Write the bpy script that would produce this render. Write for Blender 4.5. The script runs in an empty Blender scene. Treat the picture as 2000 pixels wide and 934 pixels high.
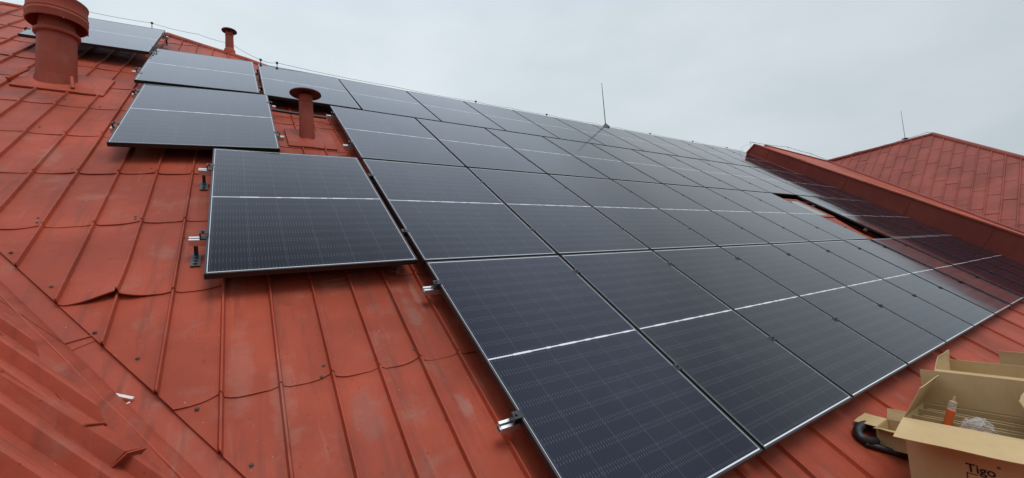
import bpy, bmesh, math, random
from mathutils import Vector, Matrix, noise
R_ = math.radians
random.seed(7)
sc = bpy.context.scene
COL = sc.collection
PITCH = R_(36.5)
Z0 = 9.0
RF = Matrix.Translation((0, 0, Z0)) @ Matrix.Rotation(PITCH, 4, 'X')     # roof frame (u, v, n) -> world
def W(u, v, n=0.0): return RF @ Vector((u, v, n))

# ------------------------------------------------------------------ camera
cam = bpy.data.cameras.new('camera'); cam_ob = bpy.data.objects.new('camera', cam); COL.objects.link(cam_ob)
cam.sensor_width = 36.0; cam.lens = 14.705; cam.clip_start = 0.05; cam.clip_end = 3000
rt, up, bk = Vector((.83551, -.54456, -.07332)), Vector((.01857, -.10538, .99426)), Vector((-.54916, -.83207, -.07794))
m = Matrix((rt, up, bk)).transposed().to_4x4(); m.translation = (0.14552, -2.63846, -0.1149 + Z0)
cam_ob.matrix_world = m
sc.camera = cam_ob

# ------------------------------------------------------------------ world and sun (overcast)
SUN_EL, SUN_AZ = R_(70), R_(-75)          # azimuth from +X, counter-clockwise
world = bpy.data.worlds.new('World'); sc.world = world; world.use_nodes = True
wt = world.node_tree; wt.nodes.clear()
def wn(t, **k):
    n = wt.nodes.new(t)
    for a, b in k.items(): setattr(n, a, b)
    return n
wo = wn('ShaderNodeOutputWorld'); bg = wn('ShaderNodeBackground'); bg.inputs['Strength'].default_value = 0.1
sky = wn('ShaderNodeTexSky', sky_type='NISHITA'); sky.sun_disc = False; sky.sun_elevation = SUN_EL
sky.sun_rotation = R_(90) - SUN_AZ
tc = wn('ShaderNodeTexCoord'); sep = wn('ShaderNodeSeparateXYZ'); wt.links.new(tc.outputs['Generated'], sep.inputs[0])
def wmath(op, a, b=None, c=None):
    n = wn('ShaderNodeMath', operation=op)
    for i, x in enumerate((a, b, c)):
        if x is None: continue
        if isinstance(x, (int, float)): n.inputs[i].default_value = x
        else: wt.links.new(x, n.inputs[i])
    return n.outputs[0]
zc = wmath('MAXIMUM', sep.outputs[2], 0.0)
gr = wn('ShaderNodeValToRGB'); wt.links.new(zc, gr.inputs[0]); gr.color_ramp.interpolation = 'EASE'
for i, (p_, v_) in enumerate(((0.0, .52), (.555, .565), (.68, .80), (.82, .92), (1.0, .31))):
    e_ = gr.color_ramp.elements[i] if i < 2 else gr.color_ramp.elements.new(p_)
    e_.position = p_; e_.color = (v_, v_, v_, 1)
grad = wmath('MULTIPLY', gr.outputs[0], 2.0)
az = wmath('MULTIPLY_ADD', sep.outputs[1], 0.17, 0.85)
az = wmath('MULTIPLY_ADD', sep.outputs[0], -0.06, az)
nz = wn('ShaderNodeTexNoise'); nz.inputs['Scale'].default_value = 2.1; nz.inputs['Detail'].default_value = 5.0
nz.inputs['Roughness'].default_value = 0.55
mp = wn('ShaderNodeMapping'); mp.inputs['Scale'].default_value = (1, 1, 2.2); mp.inputs['Location'].default_value = (3.1, .7, 1.2)
wt.links.new(tc.outputs['Generated'], mp.inputs[0]); wt.links.new(mp.outputs[0], nz.inputs[0])
cl = wmath('MULTIPLY_ADD', nz.outputs['Fac'], 0.42, 0.79)
lum = wmath('MULTIPLY', wmath('MULTIPLY', grad, az), wmath('MULTIPLY', cl, 7.5))
tint = wn('ShaderNodeMix', data_type='RGBA'); wt.links.new(nz.outputs['Fac'], tint.inputs['Factor'])
tint.inputs['A'].default_value = (.835, .985, 1.05, 1); tint.inputs['B'].default_value = (.935, .98, 1.025, 1)
tz = wn('ShaderNodeMapRange'); wt.links.new(zc, tz.inputs[0]); tz.inputs[1].default_value = .50; tz.inputs[2].default_value = .75
tint2 = wn('ShaderNodeMix', data_type='RGBA'); wt.links.new(tz.outputs[0], tint2.inputs['Factor']); wt.links.new(tint.outputs['Result'], tint2.inputs['A'])
tint2.inputs['B'].default_value = (.84, .96, 1.12, 1)
sc_ = wn('ShaderNodeVectorMath', operation='SCALE'); wt.links.new(tint2.outputs['Result'], sc_.inputs[0]); wt.links.new(lum, sc_.inputs['Scale'])
mx = wn('ShaderNodeMix', data_type='RGBA'); mx.inputs['Factor'].default_value = 0.93
wt.links.new(sky.outputs[0], mx.inputs['A']); wt.links.new(sc_.outputs[0], mx.inputs['B'])
wt.links.new(mx.outputs['Result'], bg.inputs['Color']); wt.links.new(bg.outputs[0], wo.inputs[0])
sun = bpy.data.lights.new('sun', 'SUN'); sun.energy = 1.5; sun.angle = R_(30); sun.color = (1.0, .97, .93)
sun_ob = bpy.data.objects.new('sun', sun); COL.objects.link(sun_ob)
sdir = Vector((math.cos(SUN_EL) * math.cos(SUN_AZ), math.cos(SUN_EL) * math.sin(SUN_AZ), math.sin(SUN_EL)))
sun_ob.rotation_euler = sdir.to_track_quat('Z', 'Y').to_euler(); sun_ob.location = (0, 0, 60)
vs = sc.view_settings; vs.view_transform = 'Standard'; vs.look = 'None'; vs.exposure = 0.0; vs.gamma = 1.0; vs.use_curve_mapping = False

# ------------------------------------------------------------------ helpers
def tag(o, label=None, cat=None, group=None, kind=None):
    if label: o['label'] = label
    if cat: o['category'] = cat
    if group: o['group'] = group
    if kind: o['kind'] = kind
    return o
def empty(name, mat4=None):
    o = bpy.data.objects.new(name, None); o.empty_display_size = .2; COL.objects.link(o)
    if mat4 is not None: o.matrix_world = mat4
    return o
class MB:
    def __init__(s): s.v = []; s.f = []
    def add(s, vs, fs):
        b = len(s.v); s.v += [Vector(x) for x in vs]; s.f += [[i + b for i in f] for f in fs]; return s
    def hexa(s, p):            # 8 corners: bottom ring 0-3, top ring 4-7
        return s.add(p, [(3, 2, 1, 0), (4, 5, 6, 7), (0, 1, 5, 4), (1, 2, 6, 5), (2, 3, 7, 6), (3, 0, 4, 7)])
    def box(s, x0, x1, y0, y1, z0, z1):
        return s.hexa([(x0, y0, z0), (x1, y0, z0), (x1, y1, z0), (x0, y1, z0), (x0, y0, z1), (x1, y0, z1), (x1, y1, z1), (x0, y1, z1)])
    def slab(s, a, b, c, d, t):     # thin sheet a-b-c-d with thickness t along its normal
        a, b, c, d = map(Vector, (a, b, c, d)); n = (b - a).cross(d - a).normalized() * t
        return s.hexa([a - n, b - n, c - n, d - n, a, b, c, d])
    def tube(s, path, r, seg=8, cap=True, rib=0.0):
        path = [Vector(p) for p in path]; n = len(path); rs = r if isinstance(r, (list, tuple)) else [r] * n
        base = len(s.v); prev = None
        for i, p in enumerate(path):
            t = (path[min(i + 1, n - 1)] - path[max(i - 1, 0)]).normalized()
            if prev is None:
                a = Vector((0, 0, 1)) if abs(t.z) < .9 else Vector((1, 0, 0)); x = t.cross(a).normalized()
            else: x = (prev - t * prev.dot(t)).normalized()
            prev = x; y = t.cross(x)
            for k in range(seg):
                q = 2 * math.pi * k / seg; s.v.append(p + (x * math.cos(q) + y * math.sin(q)) * rs[i])
        for i in range(n - 1):
            for k in range(seg):
                a = base + i * seg + k; b = base + i * seg + (k + 1) % seg
                s.f.append([a, b, b + seg, a + seg])
        if cap: s.f.append([base + k for k in range(seg)][::-1]); s.f.append([base + (n - 1) * seg + k for k in range(seg)])
        return s
    def lathe(s, prof, seg=32, o=(0, 0, 0)):   # profile (r, z) top/bottom open unless r = 0
        base = len(s.v); o = Vector(o)
        for r, z in prof:
            for k in range(seg):
                q = 2 * math.pi * k / seg; s.v.append(o + Vector((r * math.cos(q), r * math.sin(q), z)))
        for i in range(len(prof) - 1):
            for k in range(seg):
                a = base + i * seg + k; b = base + i * seg + (k + 1) % seg
                s.f.append([a, b, b + seg, a + seg])
        return s
    def build(s, name, mat, parent=None, world=None, smooth=False, bevel=0.0):
        me = bpy.data.meshes.new(name); me.from_pydata([tuple(v) for v in s.v], [], s.f); me.validate(); me.update()
        if smooth:
            for p in me.polygons: p.use_smooth = True
            try: me.set_sharp_from_angle(angle=R_(40))
            except Exception: pass
        me.materials.append(mat)
        o = bpy.data.objects.new(name, me); COL.objects.link(o)
        if parent is not None: o.parent = parent
        if world is not None: o.matrix_world = world
        if bevel:
            b = o.modifiers.new('bevel', 'BEVEL'); b.width = bevel; b.segments = 2; b.limit_method = 'ANGLE'
        return o

# ------------------------------------------------------------------ materials
class NT:
    def __init__(s, name):
        s.m = bpy.data.materials.new(name); s.m.use_nodes = True; s.t = s.m.node_tree; s.t.nodes.clear()
        s.out = s.n('ShaderNodeOutputMaterial'); s.p = s.n('ShaderNodeBsdfPrincipled'); s.l(s.p.outputs[0], s.out.inputs[0])
        s.tc = s.n('ShaderNodeTexCoord'); s.obj = s.tc.outputs['Object']
    def n(s, t, **k):
        n = s.t.nodes.new(t)
        for a, b in k.items(): setattr(n, a, b)
        return n
    def l(s, a, b): s.t.links.new(a, b)
    def inp(s, sock, x):
        if hasattr(x, 'links') or hasattr(x, 'is_linked'): s.l(x, sock)
        else: sock.default_value = x
    def math(s, op, a, b=None, c=None, clamp=False):
        n = s.n('ShaderNodeMath', operation=op); n.use_clamp = clamp
        for i, x in enumerate((a, b, c)):
            if x is not None: s.inp(n.inputs[i], x)
        return n.outputs[0]
    def noise(s, scale, detail=4, rough=.55, vec=None, stretch=None, loc=(0, 0, 0)):
        n = s.n('ShaderNodeTexNoise'); n.inputs['Scale'].default_value = scale; n.inputs['Detail'].default_value = detail
        n.inputs['Roughness'].default_value = rough
        mpn = s.n('ShaderNodeMapping'); mpn.inputs['Scale'].default_value = stretch or (1, 1, 1); mpn.inputs['Location'].default_value = loc
        s.l(vec or s.obj, mpn.inputs[0]); s.l(mpn.outputs[0], n.inputs[0]); return n.outputs['Fac']
    def ramp(s, x, lo, hi):
        n = s.n('ShaderNodeMapRange'); n.interpolation_type = 'SMOOTHSTEP'; s.l(x, n.inputs[0])
        n.inputs[1].default_value = lo; n.inputs[2].default_value = hi; return n.outputs[0]
    def mix(s, fac, a, b):
        n = s.n('ShaderNodeMix', data_type='RGBA'); s.inp(n.inputs['Factor'], fac)
        for nm, x in (('A', a), ('B', b)):
            if isinstance(x, tuple): n.inputs[nm].default_value = (*x, 1)
            else: s.l(x, n.inputs[nm])
        return n.outputs['Result']
    def base(s, x):
        if isinstance(x, tuple): s.p.inputs['Base Color'].default_value = (*x, 1)
        else: s.l(x, s.p.inputs['Base Color'])
    def set(s, **k):
        for a, b in k.items(): s.inp(s.p.inputs[a], b)
        return s
    def bump(s, h, dist, strength=1.0):
        b = s.n('ShaderNodeBump'); b.inputs['Distance'].default_value = dist; b.inputs['Strength'].default_value = strength
        s.l(h, b.inputs['Height']); s.l(b.outputs[0], s.p.inputs['Normal'])

def plain(name, col, rough=.5, metal=0.0, var=.12, scale=30):
    t = NT(name)
    f = t.noise(scale, 3)
    t.base(t.mix(f, tuple(c * (1 - var) for c in col), tuple(min(1, c * (1 + var)) for c in col)))
    t.set(Roughness=rough, Metallic=metal); return t.m

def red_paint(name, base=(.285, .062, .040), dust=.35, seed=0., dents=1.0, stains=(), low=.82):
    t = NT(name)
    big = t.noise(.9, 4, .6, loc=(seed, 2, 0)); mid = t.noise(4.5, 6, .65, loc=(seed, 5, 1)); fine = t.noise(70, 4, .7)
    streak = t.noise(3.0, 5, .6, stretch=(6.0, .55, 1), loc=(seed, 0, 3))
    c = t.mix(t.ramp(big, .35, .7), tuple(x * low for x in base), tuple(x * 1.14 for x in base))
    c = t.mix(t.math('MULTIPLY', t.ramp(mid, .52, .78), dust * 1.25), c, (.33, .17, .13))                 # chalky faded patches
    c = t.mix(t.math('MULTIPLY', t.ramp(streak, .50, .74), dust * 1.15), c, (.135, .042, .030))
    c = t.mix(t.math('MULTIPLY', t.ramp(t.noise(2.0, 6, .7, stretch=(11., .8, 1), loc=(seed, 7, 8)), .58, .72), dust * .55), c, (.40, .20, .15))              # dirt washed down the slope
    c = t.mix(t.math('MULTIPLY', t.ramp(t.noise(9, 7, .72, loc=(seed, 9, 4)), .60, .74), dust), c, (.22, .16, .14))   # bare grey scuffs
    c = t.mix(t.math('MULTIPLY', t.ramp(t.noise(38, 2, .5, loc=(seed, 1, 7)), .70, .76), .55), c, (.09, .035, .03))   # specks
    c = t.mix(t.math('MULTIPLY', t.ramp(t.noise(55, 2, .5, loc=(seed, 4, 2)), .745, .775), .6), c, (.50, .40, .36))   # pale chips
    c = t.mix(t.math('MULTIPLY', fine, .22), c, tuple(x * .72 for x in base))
    for (su, sv, ru, rv, amt, colr) in stains:
        sx = t.n('ShaderNodeSeparateXYZ'); t.l(t.obj, sx.inputs[0])
        du = t.math('DIVIDE', t.math('SUBTRACT', sx.outputs[0], su), ru); dv = t.math('DIVIDE', t.math('SUBTRACT', sx.outputs[1], sv), rv)
        r2 = t.math('ADD', t.math('MULTIPLY', du, du), t.math('MULTIPLY', dv, dv))
        r2 = t.math('ADD', r2, t.math('MULTIPLY_ADD', t.noise(11, 7, .75, loc=(su, sv, 0)), 5.0, -2.4))
        k_ = t.math('SUBTRACT', 1.0, t.ramp(r2, .0, 1.5))
        c = t.mix(t.math('MULTIPLY', k_, amt * .52), c, colr)
    t.base(c)
    t.set(Roughness=t.math('MULTIPLY_ADD', mid, .22, .46)); t.p.inputs['Specular IOR Level'].default_value = .18
    h = t.math('ADD', t.math('MULTIPLY', t.noise(5.5, 3, .5, loc=(seed, 3, 3)), 1.0), t.math('MULTIPLY', t.noise(160, 3, .6), .05))
    t.bump(h, .012 * dents); return t.m

RED = red_paint('red_roof_paint', (.392, .070, .034), .42, low=.68, stains=(
    (-1.42, 3.38, .34, .13, .75, (.105, .050, .042)), (-1.85, 4.0, .25, .14, .6, (.12, .055, .045)), (-1.0, 4.3, .16, .10, .6, (.14, .07, .06)),
    (.30, -.80, .05, .30, .42, (.42, .24, .19)), (.61, -.95, .07, .16, .45, (.24, .17, .15)), (1.02, -.35, .05, .16, .6, (.24, .18, .15)), (1.05, -1.05, .035, .09, .6, (.34, .25, .22)),
    (.15, -.55, .05, .3, .35, (.40, .23, .18)), (.35, -.10, .06, .05, .5, (.13, .035, .028)), (.55, -.06, .05, .035, .4, (.13, .035, .028)), (-.62, 1.22, .10, .06, .35, (.40, .23, .18)), (-.98, 1.95, .07, .22, .45, (.40, .25, .20)), (1.09, -.12, .02, .22, .5, (.36, .24, .20))))
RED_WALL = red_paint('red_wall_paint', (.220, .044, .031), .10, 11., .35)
RED_FAR = red_paint('red_far_paint', (.275, .066, .045), .25, 21., .6)
RED_WING = red_paint('red_wing_paint', (.365, .070, .038), .3, 31., .8)
RED_VALLEY = red_paint('red_valley_paint', (.365, .072, .040), .5, 41., 1.0)
RED_PIPE = red_paint('red_pipe_paint', (.305, .060, .035), .22, 51., .25)
RED_CAP = red_paint('shaded_red_cap', (.095, .030, .024), .1, 61., .25)  # shade of the cap underside painted into the colour of the whole cap
VENT_IN = plain('vent_inside', (.055, .05, .047), .6)
BLACK = plain('black_anodised', (.014, .014, .016), .38)
BLACK_PL = plain('black_plastic', (.016, .016, .018), .48)
DARK_STEEL = plain('dark_steel', (.05, .05, .052), .45, .4)
ALU = plain('aluminium', (.80, .80, .81), .34, .85, .05)
ZINC = plain('galvanised', (.30, .30, .31), .5, .7)
SCREWM = plain('rusty_screw', (.060, .030, .022), .6, 0)
FOOTM = plain('bracket_steel', (.10, .10, .102), .42, .6)
CHALK = plain('chalk_white', (.72, .70, .66), .8)
LEAF = plain('dry_leaf', (.16, .085, .05), .8, 0, .4, 60)
WALLP = plain('rendered_wall', (.55, .50, .42), .9)
GROUND = plain('ground_mat', (.11, .12, .085), .95, 0, .3, .4)
PLANK = plain('plank_wood', (.33, .23, .14), .8, 0, .3, 12)
ORANGE = plain('orange_label', (.72, .14, .03), .45)
INK = plain('black_ink', (.022, .018, .016), .7)

def cardboard():
    t = NT('cardboard')
    a = t.noise(3.2, 4); b = t.noise(120, 3, .6, stretch=(1, 1, .15))
    c = t.mix(t.ramp(a, .3, .7), (.52, .37, .185), (.62, .455, .24))
    c = t.mix(t.math('MULTIPLY', b, .35), c, (.38, .26, .125))
    t.base(c); t.set(Roughness=.85); t.p.inputs['Specular IOR Level'].default_value = .2
    t.bump(b, .0015, .5); return t.m
CARD = cardboard()
def clear_film():
    t = NT('clear_film'); t.base((.85, .87, .88)); t.set(Roughness=.12, IOR=1.3, Alpha=.24)
    t.bump(t.noise(45, 3, .6), .01); return t.m
FILM = clear_film()
def pane_mat():
    t = NT('window_pane'); t.base((.20, .20, .18)); t.set(Roughness=.15, IOR=1.5); return t.m
PANE = pane_mat()

PW, PH = 1.134, 1.826
def panel_glass():
    t = NT('solar_glass')
    s = t.n('ShaderNodeSeparateXYZ'); t.l(t.obj, s.inputs[0]); x, y = s.outputs[0], s.outputs[1]
    x0, cw = .022, (PW - .044) / 6
    fx = t.math('FRACT', t.math('DIVIDE', t.math('SUBTRACT', x, x0), cw))
    fb = t.math('FRACT', t.math('MULTIPLY', fx, 11.0))
    bus = t.math('LESS_THAN', t.math('ABSOLUTE', t.math('SUBTRACT', fb, .5)), .075)
    # two half-panels of nine cell rows
    half = (PH - .044 - .013) / 2; chh = half / 9
    yy = t.math('SUBTRACT', y, .022); up_ = t.math('GREATER_THAN', y, PH / 2)
    yy = t.math('SUBTRACT', yy, t.math('MULTIPLY', up_, half + .013))
    fy = t.math('FRACT', t.math('DIVIDE', yy, chh))
    dy = t.math('MULTIPLY', t.math('SUBTRACT', .5, t.math('ABSOLUTE', t.math('SUBTRACT', fy, .5))), chh)   # distance to a cell edge
    tick = t.math('MULTIPLY', t.math('LESS_THAN', t.math('ABSOLUTE', t.math('SUBTRACT', dy, .0105)), .0065), bus)
    gapx = t.math('GREATER_THAN', t.math('ABSOLUTE', t.math('SUBTRACT', fx, .5)), .4945)
    gapy = t.math('LESS_THAN', dy, .0009)
    rnd = t.n('ShaderNodeObjectInfo').outputs['Random']
    vo = t.n('ShaderNodeVectorMath', operation='ADD'); cx_ = t.n('ShaderNodeCombineXYZ'); t.l(t.math('MULTIPLY', rnd, 37.0), cx_.inputs[0]); t.l(t.math('MULTIPLY', rnd, 91.0), cx_.inputs[1])
    t.l(t.obj, vo.inputs[0]); t.l(cx_.outputs[0], vo.inputs[1]); rv = vo.outputs[0]
    cell = t.mix(t.noise(2.3, 2, vec=rv), (.0030, .0030, .0062), (.0045, .0042, .0070))
    cell = t.mix(rnd, cell, (.0065, .0060, .0180))
    c = t.mix(bus, cell, (.017, .0175, .025))
    c = t.mix(gapy, c, (.014, .014, .017))
    c = t.mix(gapx, c, (.060, .062, .070))
    c = t.mix(tick, c, (.085, .088, .112))
    wob = t.math('MULTIPLY_ADD', t.math('GREATER_THAN', t.noise(7, 1, .5, stretch=(1, .01, .01)), .5), .0025, .0042)
    band = t.math('LESS_THAN', t.math('ABSOLUTE', t.math('SUBTRACT', y, PH / 2)), wob)
    ex = t.math('LESS_THAN', t.math('MINIMUM', x, t.math('SUBTRACT', PW, x)), .0143)
    ey = t.math('LESS_THAN', t.math('MINIMUM', y, t.math('SUBTRACT', PH, y)), .0180)
    white = t.math('MAXIMUM', band, t.math('MAXIMUM', ex, ey))
    c = t.mix(white, c, (.70, .72, .74))
    dust = t.ramp(t.noise(1.7, 6, .7, vec=rv), .52, .8)
    smear = t.math('MULTIPLY', t.ramp(t.noise(3.2, 7, .75, vec=rv, stretch=(1.6, .6, 1)), .62, .78), .05)
    c = t.mix(smear, c, (.30, .36, .45))
    c = t.mix(t.math('MULTIPLY', dust, .05), c, (.30, .32, .36))
    t.base(c)
    t.set(Roughness=t.math('MULTIPLY_ADD', dust, .05, .075), IOR=1.41); t.p.inputs['Specular Tint'].default_value = (.88, .95, 1.0, 1)
    t.bump(t.noise(1.1, 2, .4, vec=rv), .0035); return t.m
GLASS = panel_glass()

# ------------------------------------------------------------------ ground
g = MB().add([(-700, -700, 0), (700, -700, 0), (700, 700, 0), (-700, 700, 0)], [(0, 1, 2, 3)]).build('ground', GROUND)
tag(g, kind='structure')

# ------------------------------------------------------------------ main building
SP, SU0 = .2152, .08                     # pan width and a seam position
LAP, LV0 = .775, .06
def dip(u):
    t = min(1, max(0, (.25 - u) / 1.4)); return -.07 * t * t * (3 - 2 * t)
NB = -.15                                # roof sheet below the panel tops
def edge_off(u):
    s = ((u - SU0) / SP) % 2.0
    pts = [(0, .014), (.07, -.002), (.3, -.013), (.9, -.006), (.97, .008), (1.03, .008), (1.1, -.007), (1.5, -.008), (1.75, .002), (1.97, .026), (2.0, .022)]
    for (a, b), (c, d) in zip(pts, pts[1:]):
        if a <= s <= c: return b + (d - b) * (s - a) / (c - a)
    return 0
RIB = [(-.011, .0003), (-.0075, .010), (-.0045, .0225), (.003, .023), (.006, .012), (.0095, .0005)]
def rib_h(du):
    if du <= RIB[0][0] or du >= RIB[-1][0]: return 0
    for (a, b), (c, d) in zip(RIB, RIB[1:]):
        if a <= du <= c: return b + (d - b) * (du - a) / (c - a)
    return 0
def main_roof_mesh():
    mb = MB()
    us = []
    for k in range(-30, 69):
        c = SU0 + SP * k
        us += [c + d for d, _ in RIB] + [c + SP * q for q in (.14, .26, .40, .54, .68, .80)]
    us = [u for u in us if u < 14.93 and not (u > 2.75 and any(abs(u - SU0 - SP * k - d) < 1e-6 for k in [round((u - SU0) / SP)] for d, _ in RIB))]
    wide = [3.06 + .952 * i for i in range(13)]
    us = sorted(us + [w + d * 1.5 for w in wide for d, _ in RIB])
    for j in range(-8, 10):
        rows = 6; nu = len(us); vs = []
        slant = random.uniform(-.003, .003)
        for r in range(-1, rows + 1):
            t = max(0, r) / rows
            for u in us:
                jit = .006 * noise.noise((math.floor((u - SU0) / SP) * 3.1, j * 7.3, 0)) if False else 0
                v0 = LV0 + LAP * j + edge_off(u); v1 = LV0 + LAP * (j + 1) + edge_off(u) + .05
                v = v0 + (v1 - v0) * t
                k = round((u - SU0) / SP); du = u - SU0 - SP * k
                if u > 2.75:
                    k = round((u - 3.06) / .952); du = (u - 3.06 - .952 * k) / 1.5
                wob = .0042 * noise.noise((u * 5.0, v * 3.1, j * 1.7)) + .0020 * noise.noise((u * 13.0, v * 9.0, 4))
                lift = .006 * (1 - t) ** 1.5
                if j == 0: lift += .030 * math.exp(-((u + .37) / .10) ** 2) * (1 - t) ** 5
                lift += .006 * max(0, noise.noise((u * 2.3, j * 5.1, 9.))) * (1 - t) ** 4
                n = NB + dip(u) + rib_h(du) * (1 + .1 * noise.noise((k * 3.3, v * 2, 1))) + wob * (1 if rib_h(du) == 0 else .3) + lift
                if r < 0: n -= .0075
                vs.append((u, v, n))
        fs = []
        for r in range(rows + 1):
            for i in range(nu - 1):
                a = r * nu + i; fs.append((a, a + 1, a + 1 + nu, a + nu))
        mb.add(vs, fs)
    return mb
def clip(o, cuts, skirt=None, skirt_n=None):
    """cut the mesh by planes (point, normal): the side the normal points to goes"""
    bm = bmesh.new(); bm.from_mesh(o.data)
    for i, (p, n) in enumerate(cuts):
        r = bmesh.ops.bisect_plane(bm, geom=bm.verts[:] + bm.edges[:] + bm.faces[:], plane_co=p, plane_no=n, clear_outer=True)
        if skirt and skirt[i]:
            ed = [e for e in r['geom_cut'] if isinstance(e, bmesh.types.BMEdge) and len(e.link_faces) == 1]
            ex = bmesh.ops.extrude_edge_only(bm, edges=ed)
            bmesh.ops.translate(bm, verts=[v for v in ex['geom'] if isinstance(v, bmesh.types.BMVert)], vec=skirt_n[i])
    bm.to_mesh(o.data); bm.free(); o.data.update()

bld = empty('building', Matrix.Translation((0, 0, 0)))
tag(bld, 'large building under a red painted sheet metal roof with seams, carrying the solar panels', 'building')
VR_P, VR_D = Vector((.156, -1.1, 0)), Vector((-.885 - .156, .605 + 1.1, 0)).normalized()      # edge of the sheets along the valley
VR_N = Vector((-VR_D.y, VR_D.x, 0));  VR_N = VR_N if VR_N.x < 0 else -VR_N
RV = 5.68
mr = main_roof_mesh().build('main_roof', RED, bld, RF, smooth=False)
HIP_D = Vector((-1.17, 1.31, 0)).normalized(); HIP_P = Vector((1.02, RV, 0))
def upper_clip(o):
    # ridge of the middle part, then the hip that climbs to the higher ridge
    bm = bmesh.new(); bm.from_mesh(o.data)
    bmesh.ops.bisect_plane(bm, geom=bm.verts[:] + bm.edges[:] + bm.faces[:], plane_co=(0, 7.72, 0), plane_no=(0, 1, 0), clear_outer=True)
    bmesh.ops.bisect_plane(bm, geom=bm.verts[:] + bm.edges[:] + bm.faces[:], plane_co=(0, RV, 0), plane_no=(0, 1, 0))
    hn = Vector((HIP_D.y, -HIP_D.x, 0))
    bmesh.ops.bisect_plane(bm, geom=bm.verts[:] + bm.edges[:] + bm.faces[:], plane_co=HIP_P, plane_no=hn)
    dead = [f for f in bm.faces if f.calc_center_median().y > RV and (f.calc_center_median() - HIP_P).dot(hn) > 0]
    bmesh.ops.delete(bm, geom=dead, context='FACES'); bm.to_mesh(o.data); bm.free(); o.data.update()
clip(mr, [(VR_P, VR_N)], [True], [Vector((0, 0, -.014))])
upper_clip(mr)
for p in mr.data.polygons: p.use_smooth = True
try: mr.data.set_sharp_from_angle(angle=R_(35))
except Exception: pass

# screws in the sheets
sm = MB().lathe([(.0001, .0), (.0085, .0), (.0085, .002), (.0055, .003), (.0055, .006), (.0001, .007)], 10)
SCREWS = [(-.821, .946), (-.812, .89), (-.388, .918), (-.384, .883), (-.833, .571), (-.611, .22), (-.399, .169), (-.823, 1.685), (-.392, 1.704), (-.391, -.177), (-.22, -.395),
          (.0, -.742), (.174, -1.058), (.479, -.636), (.461, -.703), (.927, -.633), (-1.188, 3.333), (-1.17, 2.52), (-.80, 2.5), (-.93, 3.22), (1.34, 2.42), (-.13, .62), (.05, .62)]
s0 = None
for u, v in SCREWS:
    if s0 is None: s0 = sm.build('screw', SCREWM, mr); o = s0
    else: o = s0.copy(); COL.objects.link(o)
    o.parent = mr; o.matrix_parent_inverse = Matrix(); o.location = (u, v, NB + dip(u) + .004 + .0)

# far slopes, gables and the walls of the body
def wpt(u, v, n=NB): return W(u, v, n)
rY, rZ = W(0, RV, -.1).y, W(0, RV, -.1).z
hY, hZ = W(0, 7.72, -.2).y, W(0, 7.72, -.2).z
fb = MB()
fb.slab((1.02, rY, rZ), (1.02, rY + 8, rZ - 6), (14.93, rY + 8, rZ - 6), (14.93, rY, rZ), .03)
fb.slab((-7, hY, hZ), (-7, hY + 9, hZ - 6.7), (-.8, hY + 9, hZ - 6.7), (-.8, hY, hZ), .03)
fb.slab((-.8, hY, hZ), (6.0, hY + 9, hZ - 6.7), (6.0, rY + .05, hZ - 6.7), (1.02, rY, rZ - .02), .03)
fb.build('back_roof', RED_FAR, bld)
wb = MB().box(-9, 14.9, -3.9, 14, 0, Z0 - 3.45)
wb.box(-12, -3.2, -12, 14, 0, Z0 - .6)
wb.build('wall', WALLP, bld)

# ridge and hip caps
def half_cap(pts, r, name, mat, parent):
    return MB().tube(pts, r, 10).build(name, mat, parent, smooth=True)
half_cap([W(.95, RV, -.165), W(14.85, RV, -.165)], .05, 'ridge_cap', RED, bld)
half_cap([W(1.05, RV, -.16), W(.32, RV + .82, -.16), W(-.265, 7.13, -.19), W(-.80, 7.72, -.21)], .055, 'ridge_cap', RED, bld)
half_cap([W(-.75, 7.74, -.215), W(-3, 7.74, -.235), W(-7, 7.74, -.235)], .05, 'ridge_cap', RED, bld)

# valley gutter between the main roof and the left wing
CR_D = VR_D; CR_P = Vector((.046, -1.04, 0)) + Vector((-.012, -.01, 0))
def cr(s): return CR_P + CR_D * s
def mainpt(p, off=0): return RF @ Vector((p.x, p.y, NB + dip(p.x) + off))
d2 = Vector((-.6825, .394, .6157)).normalized()                     # up the slope of the wing
c0, c1 = mainpt(cr(-.4), -.012), mainpt(cr(1.4), -.012)
cdir = (c1 - c0).normalized()
wn_ = cdir.cross(d2).normalized(); wn_ = wn_ if wn_.z > 0 else -wn_
cax = wn_.cross(d2).normalized()                                             # across the ribs
cax = cax if cax.y < 0 else -cax
vg = MB()
segs = [(-1.6, -.75, .0), (-.80, .98, .003), (.93, 3.2, .007)]
for a, b, off in segs:
    N = 22; vs = []
    for i in range(N + 1):
        s = a + (b - a) * i / N; p = cr(s)
        right = p - VR_N * .30
        w1 = .002 * noise.noise((s * 4, 1, 0))
        row = [mainpt(right, -.016 + off)] + [mainpt(p - VR_N * q, -.016 + off + .003 * noise.noise((s * 3, q * 20, 2))) for q in (.22, .16, .11, .07, .04, .02, .0)]
        base = mainpt(p, -.012 + off)
        row += [base + d2 * q + wn_ * .004 + wn_ * .003 * noise.noise((s * 5, q, 3)) for q in (.03, .15, .40, .80)]
        vs += row
    M = 12; fs = [(i * M + k, i * M + k + 1, (i + 1) * M + k + 1, (i + 1) * M + k) for i in range(N) for k in range(M - 1)]
    lip = [Vector(vs[k]) - (mainpt(cr(1)) - mainpt(cr(0))).normalized() * .0 - Vector((0, 0, .008)) for k in range(M)]
    b0 = len(vs); vs += lip; fs += [(k, k + 1, b0 + k + 1, b0 + k) for k in range(M - 1)]
    vg.add(vs, fs)
vgo = vg.build('valley_gutter', RED_VALLEY, bld, smooth=True)
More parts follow.
